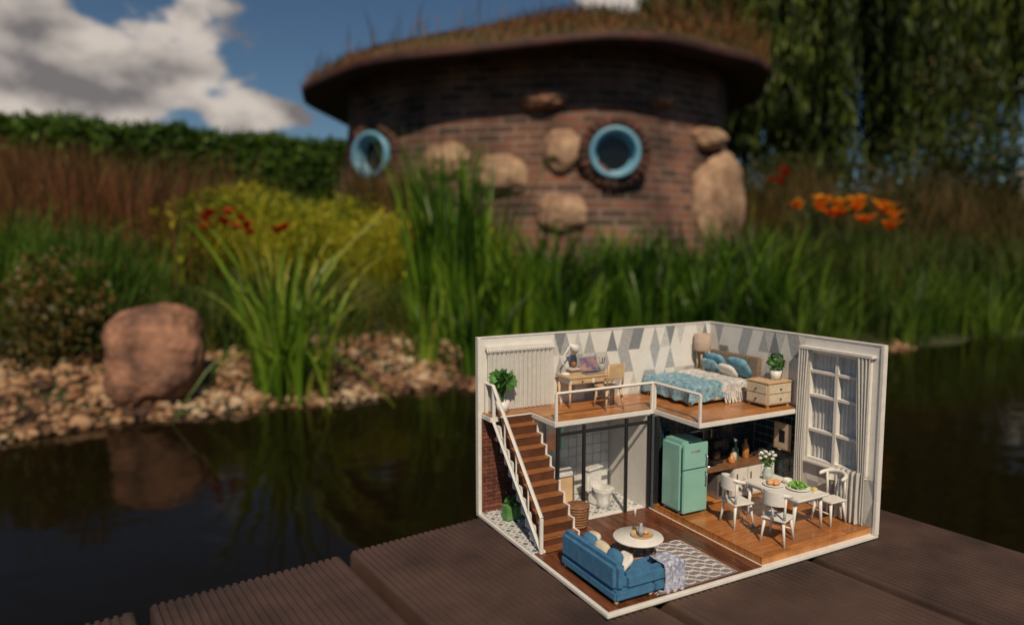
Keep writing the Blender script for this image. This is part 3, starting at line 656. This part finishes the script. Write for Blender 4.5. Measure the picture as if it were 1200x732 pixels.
def roundwin(t,z,r,rout,nrm=None):
    w,nr=wallpt(t); s=np.interp(z,zs,fl); w=cen+(w-cen)*s; back=-.25
    if nrm is not None: nr=np.array(nrm)/np.linalg.norm(nrm)
    Z=Vector((0,0,1)); Nn=Vector((nr[0],nr[1],0)); U=Nn.cross(Z)*-1
    M=Matrix(((U.x,Nn.x,0,w[0]),(U.y,Nn.y,0,w[1]),(0,0,1,z),(0,0,0,1)))
    def lathe_o(nm,prof,m,k=48):
        V=[];F=[]
        for rr,d in prof:
            for j in range(k): a=2*math.pi*j/k; V.append(M@Vector((rr*math.cos(a),d,rr*math.sin(a))))
        for q in range(len(prof)-1):
            for j in range(k): F.append((q*k+j,q*k+(j+1)%k,(q+1)*k+(j+1)%k,(q+1)*k+j))
        return np_obj(nm,[v[:] for v in V],F,m,smooth=False,parent=RH)
    lathe_o('round_window_frame',[(r,back),(r,.17),(r*.97,.185),(r*.84,.185),(r*.80,.17),(r*.74,.05),(r*.62,.045)],blue)
    lathe_o('round_window_glass',[(r*.66,.048),(r*.3,.05),(.001,.05)],dark)
    V=[];F=[];k=26
    for j in range(k):
        a0=2*math.pi*(j+.05)/k;a1=2*math.pi*(j+.95)/k; b0=len(V)
        for d in (back-.03,.14+.02*math.sin(j*5)):
            for rr,a in ((r*1.01,a0),(rout,a0),(rout,a1),(r*1.01,a1)): V.append((M@Vector((rr*math.cos(a),d,rr*math.sin(a))))[:])
        F+= [(b0+4,b0+5,b0+6,b0+7),(b0,b0+1,b0+5,b0+4),(b0+1,b0+2,b0+6,b0+5),(b0+2,b0+3,b0+7,b0+6),(b0+3,b0,b0+4,b0+7)]
    np_obj('round_window_brick_arch',V,F,abr,parent=RH)
roundwin((.92,6.7),1.07,.235,.33,(-.02,-1)); roundwin((-1.42,7.35),1.13,.235,.32,(-.50,-.86))
for i,(t,z,w,h,c) in enumerate((((-.66,6.87),1.03,.50,.32,0),((-.05,6.8),.87,.5,.38,0),((.50,6.75),1.09,.34,.38,0),((.42,6.7),.52,.45,.36,0),((2.02,7.37),.66,.92,.95,0),((2.05,7.4),1.31,.5,.22,0),((.25,6.75),1.58,.45,.18,1),((-1.1,7.2),.75,.4,.3,1),((1.5,6.8),1.6,.3,.13,1))):
    pt,nr=wallpt(t); s=np.interp(z,zs,fl); pt=cen+(pt-cen)*s
    boulder('wall_stone_%d'%i,(pt[0],pt[1],z),(w,.30,h),mb2 if not c else mb,i+3,.35 if i!=4 else .2,math.atan2(nr[0],-nr[1]),parent=RH,amp=.2)

# ---------------------------------------------------------------- vegetation
def clump(c,n,h,spread,lean,w,seg=7,droop=.25):
    a=rng.uniform(0,6.28,n); r=np.abs(rng.normal(0,spread,n)); x=c[0]+np.cos(a)*r; y=c[1]+np.sin(a)*r; z=gz(x,y)-.02; z=np.maximum(z,-.5)
    return blades(np.c_[x,y,z],rng.uniform(h[0],h[1],n),a+rng.normal(0,.35,n),rng.uniform(lean[0],lean[1],n)*rng.uniform(.2,1,n),rng.uniform(w[0],w[1],n),seg,droop*rng.uniform(.2,1.5,n),.7)
irisM=foliage('iris_leaf',[(.07,.15,.012),(.13,.25,.02),(.20,.34,.03),(.30,.42,.05),(.40,.40,.08)],.5,.4,2)
irisD=foliage('iris_leaf_dark',[(.010,.03,.004),(.04,.10,.008),(.09,.20,.016),(.20,.34,.03)],.5,.4,2.5)
V,F=cat([clump((-.95,2.90),66,(.55,1.0),.07,(.3,.8),(.016,.028),9,.3),clump((-.9,2.86),34,(.5,.8),.06,(.8,1.2),(.014,.024),10,1.0),clump((-.82,2.92),20,(.7,.95),.05,(.5,.9),(.014,.024),9,.5)])
np_obj('iris_plant',V,F,irisM)
V,F=cat([clump((-.42,3.45),40,(.3,.55),.05,(.3,1.0),(.012,.02),8,.3)]); np_obj('iris_plant',V,F,irisM)
V,F=cat([clump((-.18,3.3),40,(.35,.62),.06,(.3,.9),(.012,.02),8,.3)]); np_obj('iris_plant',V,F,irisD)
L1=[]
for i in range(9): L1.append(clump((rng.uniform(-.45,-.12),rng.uniform(3.6,4.3)),32,(.75,1.28),.06,(.12,.45),(.014,.026),7,.12))
for i in range(54):
    x=rng.uniform(-.3,2.3); L1.append(clump((x,shore(x)+rng.uniform(.15,1.3)),28,(.4,.82),.08,(.2,.75),(.012,.026),7,.2))
V,F=cat(L1); np_obj('iris_bed',V,F,irisD)
def field(n,xr,yr,h,w,lean=(.1,.6),sd=.0,clus=1.5,seg=4,droop=.2,off=.35):
    x=rng.uniform(*xr,n); y=rng.uniform(*yr,n)
    keep=(np.array([noise.noise(Vector((a*clus,b_*clus,sd))) for a,b_ in zip(x,y)])>-.25)&(y>shore(x)+off); x=x[keep];y=y[keep]; m=len(x)
    az=rng.uniform(0,6.28,m); hh=rng.uniform(*h,m)*(1+.35*np.sin(x*3.1+sd)*np.sin(y*2.7+sd))
    return blades(np.c_[x,y,gz(x,y)-.01],hh,az,rng.uniform(*lean,m),rng.uniform(*w,m),seg,droop)
gA=foliage('bright_meadow_grass',[(.02,.05,.006),(.07,.15,.015),(.17,.28,.03)],.5,.6,1.6)
gB=foliage('dark_meadow_grass',[(.010,.026,.004),(.035,.075,.009),(.085,.14,.017),(.14,.12,.03)],.45,.6,1.4)
V,F=cat([field(16000,(-6,6),(3.4,7.5),(.12,.3),(.008,.018),sd=1,off=.7)]); np_obj('meadow_grass',V,F,gB)
V,F=cat([clump((rng.uniform(-2.9,-1.9),rng.uniform(3.2,4.0)),90,(.35,.66),.09,(.2,.8),(.008,.014),6,.25) for i in range(20)]); np_obj('ornamental_grass',V,F,gA)
L1=[]
for i in range(40):
    x=rng.uniform(-1.9,-.3); L1.append(clump((x,shore(x)+rng.uniform(.8,1.35)),46,(.18,.36),.1,(.2,.8),(.009,.016),5,.25))
V,F=cat(L1); np_obj('ornamental_grass',V,F,gB)
L1=[]
for i in range(46):
    x=rng.uniform(1.4,4.8); L1.append(clump((x,shore(x)+rng.uniform(.3,1.7)),72,(.4,.82),.12,(.2,.7),(.008,.016),6,.25))
V,F=cat(L1); np_obj('ornamental_grass',V,F,gB)
L1=[]
for i in range(36):
    x=rng.uniform(1.2,5.2); L1.append(clump((x,shore(x)+rng.uniform(-.05,.6)),56,(.3,.62),.1,(.3,.9),(.01,.018),6,.25))
V,F=cat(L1); np_obj('sedge_grass',V,F,foliage('sedge',[(.02,.05,.006),(.06,.13,.014),(.17,.26,.03)],.5,nsc=2))
redM=foliage('red_brown_grass',[(.035,.025,.012),(.15,.055,.025),(.32,.13,.055),(.11,.09,.025)],.45,.7,1.8)
V,F=cat([clump((rng.uniform(-4.2,-2.0),rng.uniform(4.2,5.6)),100,(.5,.95),.12,(.15,.6),(.006,.012),5,.1) for i in range(44)]); np_obj('red_fountain_grass',V,F,redM)
yM=foliage('yellow_green_foliage',[(.07,.11,.008),(.19,.24,.015),(.36,.38,.02),(.48,.42,.03)],.5,.6,1.4)
L1=[]
for i in range(56):
    cx=rng.uniform(-2.3,-.2); cy=rng.uniform(4.5,6.2); L1.append(clump((cx,cy),76,(.35,.6),.14,(.2,.7),(.009,.016),5,.3))
P=[]
for i in range(34):
    c=np.array([rng.uniform(-2.3,-.2),rng.uniform(4.5,6.2)]); q=rng.normal(size=(460,3)); q/=np.linalg.norm(q,axis=1)[:,None]; q*=rng.uniform(.5,1,(460,1))*np.array([.28,.28,.26]); q[:,0]+=c[0];q[:,1]+=c[1];q[:,2]+=gz(c[0],c[1])+.30; P.append(q)
L1.append(leaves(np.concatenate(P),.05,.4)); V,F=cat(L1); np_obj('yellow_green_shrubs',V,F,yM)
def bush(name,c,r,n,size,m,lob=9):
    P=[]
    for k in range(lob):
        cc=np.array(c)+rng.normal(size=3)*np.array(r)*.42; q=rng.normal(size=(n//lob,3)); q/=np.linalg.norm(q,axis=1)[:,None]; q*=rng.uniform(.6,1.05,(n//lob,1))*np.array(r)*rng.uniform(.4,.65); P.append(q+cc)
    V,F=leaves(np.concatenate(P),size,.45); return np_obj(name,V,F,m)
dk=foliage('dark_shrub_leaf',[(.008,.02,.004),(.025,.052,.008),(.06,.09,.014),(.10,.085,.022)],.35,.6,1.0)
bush('conifer_shrub',(-2.15,2.92,-.12),(.27,.22,.32),3000,.035,foliage('rusty_conifer',[(.03,.04,.01),(.08,.075,.015),(.16,.085,.025)],.2,nsc=5))
for (c,r,nn) in (((5.2,8.3,.7),(1.0,.8,.7),5000),((6.8,8.8,.8),(1.2,.9,.8),6000),((3.6,7.6,.45),(.7,.6,.5),3500),((8.6,9.5,1.0),(1.4,1.0,.9),6000),((4.6,10.5,1.0),(1.3,1,.9),5000),((6.6,11.0,1.2),(1.5,1,1.0),5000),((-3.4,7.2,.5),(1.0,.8,.5),4000),((-5.4,7.6,.5),(1.3,.9,.5),4000)):
    bush('garden_shrub',c,r,nn,.085,dk)
tg=foliage('tall_dry_meadow',[(.025,.04,.008),(.09,.075,.02),(.20,.12,.04),(.12,.06,.025)],.4,.7,1.3)
V,F=cat([field(11000,(2.8,8),(6.4,9),(.6,1.2),(.008,.015),(.05,.4),sd=4),field(4000,(-7,-2.6),(6,9),(.4,.8),(.008,.014),(.05,.4),sd=7),field(1500,(-1.4,-.75),(5.6,6.2),(.6,1.05),(.006,.01),(.05,.3),sd=9)]); np_obj('tall_meadow_grass',V,F,tg)
# hedge
hA=np.array([-15.5,9.8]); hB=np.array([6.5,26.]); n=60000; t=rng.uniform(0,1,n)**1.2*.8; side=rng.random(n)
dirn=(hB-hA)/np.linalg.norm(hB-hA); nrm=np.array([dirn[1],-dirn[0]])
off=np.where(side<.6,.75,rng.uniform(-.75,.75,n)); z=np.where(side<.6,rng.uniform(.2,2.6,n),2.58)+rng.normal(0,.07,n)+.05*np.sin(t*90)
P2=hA+(hB-hA)*t[:,None]+nrm*(off+rng.normal(0,.08,n)+.08*np.sin(t*260))[:,None]
V,F=leaves(np.c_[P2,z],.17,.45,.4); HG=empty('hedge')
np_obj('hedge_leaves',V,F,foliage('hedge_leaf',[(.02,.05,.006),(.055,.12,.012),(.11,.20,.022)],.4,.6,.5),parent=HG)
a,b_=hA-nrm*.65,hB-nrm*.65; c,d=hB+nrm*.65,hA+nrm*.65
V=[(*q,zz) for zz in (0,2.45) for q in (a,b_,c,d)]; np_obj('hedge_core',V,[[0,1,5,4],[1,2,6,5],[2,3,7,6],[3,0,4,7],[4,5,6,7]],mat('hedge_inner',(.015,.03,.007),rough=1,sc=3),parent=HG)
# flowers
def flowers(name,pts,size,petal,stemm):
    E=empty(name); R=[];AZ=[];S1=[];S2=[]
    for (x,y,z) in pts:
        for k in range(6): R.append((x,y,z)); AZ.append(k*1.047+rng.uniform(0,.3))
        S1.append((x,y,gz(x,y))); S2.append(z-gz(x,y))
    n=len(R); V,F=blades(R,rng.uniform(.6,1.0,n)*size,AZ,rng.uniform(.5,1.2,n),size*.6,5,.45,.15,1.3); np_obj('petals',V,F,petal,parent=E)
    V,F=blades(S1,np.array(S2,float)*1.0,0,.0,.012,4,0.0); np_obj('stems',V,F,stemm,parent=E)
orange=foliage('lily_petal_orange',[(.85,.20,.015),(.9,.30,.02),(.95,.42,.03)],.5,.5,5); red=foliage('petal_red',[(.42,.02,.01),(.6,.05,.02)],.4,.5,5)
fl_y=4.45
pts=[(x,fl_y+dy,z) for x,dy,z in ((1.81,.1,.47),(1.88,-.1,.49),(1.94,.05,.455),(2.01,-.05,.475),(2.05,.12,.42),(2.15,-.1,.37),(2.16,.02,.455),(2.20,.1,.50),(2.27,-.12,.435),(2.30,.0,.465),(2.40,.08,.34),(2.10,.1,.43),(2.35,-.05,.40))]
flowers('orange_daylilies',pts,.11,orange,irisD)
pts=[(-(600-x)/830*4.1,4.1+rng.uniform(-.1,.1),.25+(285-y)/830*4.1) for x,y in ((243,260),(255,254),(268,252),(262,264),(280,258),(290,275),(283,270),(325,273),(332,270),(248,270),(272,262),(296,268))]
flowers('red_daylilies',pts,.08,red,irisD)
flowers('red_daylilies',[(2.45+rng.uniform(-.08,.08),6.6+rng.uniform(-.1,.1),.85+rng.uniform(-.08,.08)) for k in range(6)],.08,red,irisD)
# pale garden statue at the far right of the meadow
st_m=mat('weathered_limestone',(.55,.52,.50),(.36,.34,.33),rough=.9,sc=12,bump=.6,bsc=40)
prof=[(.20,0),(.20,.12),(.15,.15),(.14,.45),(.17,.48),(.12,.52),(.14,.62),(.17,.78),(.14,.95),(.16,1.08),(.13,1.16),(.055,1.2),(.06,1.23),(.095,1.29),(.10,1.35),(.07,1.42),(.01,1.44)]
V=[];F=[];k=24
for r,z in prof:
    for j in range(k): a=6.2832*j/k; V.append((6.35+r*math.cos(a)*(1.15 if .9<z<1.2 else 1),8.8+r*math.sin(a)*.85,.0+z))
for i in range(len(prof)-1):
    for j in range(k): F.append((i*k+j,i*k+(j+1)%k,(i+1)*k+(j+1)%k,(i+1)*k+j))
np_obj('garden_statue',V,F,st_m,smooth=True)
# willow
WT=empty('weeping_willow_tree'); bark=mat('willow_bark',(.08,.06,.045),(.035,.027,.02),rough=.95,sc=4,bump=.8,bsc=14,stretch=(1,1,.3))
def tubew(pts,r,name):
    V=[];F=[];k=10
    pts=[Vector(p) for p in pts]
    for i,p_ in enumerate(pts):
        dd=(pts[min(i+1,len(pts)-1)]-pts[max(0,i-1)]).normalized(); u=dd.cross(Vector((.3,1,.1))).normalized(); w=dd.cross(u)
        for j in range(k): a=2*math.pi*j/k; V.append((p_+(u*math.cos(a)+w*math.sin(a))*r[i])[:])
    for i in range(len(pts)-1):
        for j in range(k): F.append((i*k+j,i*k+(j+1)%k,(i+1)*k+(j+1)%k,(i+1)*k+j))
    np_obj(name,V,F,bark,smooth=True,parent=WT)
wc=np.array([5.75,13.0]); tubew([(5.0,12.8,.2),(5.1,12.9,1.5),(5.4,13,3.0),(5.6,13,5)],[.35,.28,.24,.15],'trunk')
for k in range(16):
    a=k*2.399; rr=rng.uniform(1.4,3.2); zt=rng.uniform(4.8,7.2); e=(wc[0]+rr*math.cos(a),wc[1]+rr*.85*math.sin(a),zt-1.0)
    tubew([(5.4,13,2.6+.1*k),(5.4+.45*(e[0]-5.4),13+.45*(e[1]-13),zt-.3),e],[.12,.07,.03],'limb_%d'%k)
ll=[]
for bi in range(250):
    a=rng.uniform(0,6.28); rr=math.sqrt(rng.uniform(.02,1)); rad=3.45
    bx=wc[0]+rad*rr*math.cos(a); by=wc[1]+rad*.9*rr*math.sin(a); top=4.6+3.4*math.sqrt(max(0,1-rr*rr)); right=max(0,(bx-wc[0])/rad)
    bot=.9+right**1.5*1.5+rng.uniform(0,1.2)
    for si in range(8):
        b2=bot+rng.uniform(0,.9); m=int((top-b2)*10)
        if m<3: continue
        t=np.linspace(0,1,m); z=top+(b2-top)*t; ox,oy=rng.normal(0,.13,2); ph=rng.uniform(0,6)
        ll.append(np.c_[bx+ox*(.4+t)+.07*np.sin(t*4+ph)+math.cos(a)*.3*t+rng.normal(0,.018,m),by+oy*(.4+t)+rng.normal(0,.018,m)+math.sin(a)*.25*t,z])
P=np.concatenate(ll); V,F=leaves(P,.23,.2,-.78); np_obj('hanging_leaves',V,F,foliage('willow_leaf',[(.008,.02,.003),(.022,.045,.006),(.055,.09,.011),(.13,.17,.022)],.4,.6,.9),parent=WT)
P=[]
for k in range(50):
    x=rng.uniform(-40,60); y=rng.uniform(45,60); r=rng.uniform(2,3.2); q=rng.normal(size=(350,3)); q/=np.linalg.norm(q,axis=1)[:,None]; P.append(q*rng.uniform(.6,1,(350,1))*np.array([r,r,r*.8])+np.array([x,y,r*.6+.5]))
V,F=leaves(np.concatenate(P),.8,.6); np_obj('distant_trees',V,F,dk)

# ---------------------------------------------------------------- sky / sun
el=math.radians(47); hx,hy=.10,-.995
W=bpy.data.worlds.new('World'); S.world=W; W.use_nodes=True; N=W.node_tree.nodes; L=W.node_tree.links; bg=N['Background']; bg.inputs[1].default_value=.05
sk=N.new('ShaderNodeTexSky'); sk.sky_type='NISHITA'; sk.sun_disc=False; sk.sun_elevation=el; sk.sun_rotation=math.pi-.10; sk.dust_density=.5; sk.ozone_density=1.5
tc=N.new('ShaderNodeTexCoord')
def vmath(op,a,b_=None):
    v=N.new('ShaderNodeVectorMath'); v.operation=op
    for i,x in enumerate((a,b_)):
        if x is None: continue
        if isinstance(x,tuple): v.inputs[i].default_value=x
        else: L.new(x,v.inputs[i])
    return v
def fm(op,a,b_=None,c=None,cl=False):
    v=N.new('ShaderNodeMath'); v.operation=op; v.use_clamp=cl
    for i,x in enumerate((a,b_,c)):
        if x is None: continue
        if isinstance(x,(int,float)): v.inputs[i].default_value=x
        else: L.new(x,v.inputs[i])
    return v.outputs[0]
dirv=tc.outputs['Generated']
def blob(c,r,sz=2.0):
    a=vmath('SUBTRACT',dirv,c); b_=vmath('MULTIPLY',a.outputs[0],(1,1,sz)); l=vmath('LENGTH',b_.outputs[0]); return fm('SUBTRACT',1,fm('DIVIDE',l.outputs['Value'],r))
st=vmath('MULTIPLY',dirv,(1,1,1.8)); nz=N.new('ShaderNodeTexNoise'); nz.inputs['Scale'].default_value=7; nz.inputs['Detail'].default_value=5; nz.inputs['Roughness'].default_value=.55; L.new(st.outputs[0],nz.inputs['Vector'])
bl=fm('MAXIMUM',fm('MAXIMUM',blob((-.54,.81,.21),.235),blob((-.33,.93,.165),.085,2.5)),fm('MAXIMUM',blob((.60,.78,.19),.10),blob((.16,.94,.31),.09)))
bl=fm('MAXIMUM',bl,-.6)
d=fm('ADD',fm('MULTIPLY_ADD',nz.outputs[0],1.6,-.8),fm('MULTIPLY',bl,.7))
mr=N.new('ShaderNodeMapRange'); mr.interpolation_type='SMOOTHSTEP'; mr.inputs[1].default_value=.06; mr.inputs[2].default_value=.22; L.new(d,mr.inputs[0])
st2=vmath('ADD',st.outputs[0],(.02,0,.035)); n2=N.new('ShaderNodeTexNoise'); n2.inputs['Scale'].default_value=9; n2.inputs['Detail'].default_value=4; L.new(st2.outputs[0],n2.inputs['Vector'])
cr=N.new('ShaderNodeValToRGB'); cr.color_ramp.elements[0].position=.36; cr.color_ramp.elements[1].position=.60; cr.color_ramp.elements[0].color=(3.6,3.3,3.3,1); cr.color_ramp.elements[1].color=(12,10.6,9.4,1); L.new(n2.outputs[0],cr.inputs[0])
tint=vmath('MULTIPLY',sk.outputs[0],(.62,.76,.84))
mx=N.new('ShaderNodeMix'); mx.data_type='RGBA'; L.new(mr.outputs[0],mx.inputs[0]); L.new(tint.outputs[0],mx.inputs[6]); L.new(cr.outputs[0],mx.inputs[7]); L.new(mx.outputs[2],bg.inputs[0])
sd=bpy.data.lights.new('sun','SUN'); sd.energy=3.9; sd.angle=math.radians(.5); sd.color=(1,.82,.60); so=bpy.data.objects.new('sun',sd); S.collection.objects.link(so)
so.rotation_euler=Vector((hx*math.cos(el),hy*math.cos(el),math.sin(el))).to_track_quat('Z','Y').to_euler()
# ---------------------------------------------------------------- camera
cd=bpy.data.cameras.new('camera'); cam=bpy.data.objects.new('camera',cd); S.collection.objects.link(cam); S.camera=cam
cd.sensor_width=36; cd.lens=24.9; cd.clip_start=.01; cd.clip_end=2000; cam.location=(0,0,.25); cam.rotation_euler=(math.radians(90-5.57),0,0)
cd.dof.use_dof=True; cd.dof.focus_distance=.58; cd.dof.aperture_fstop=4.0
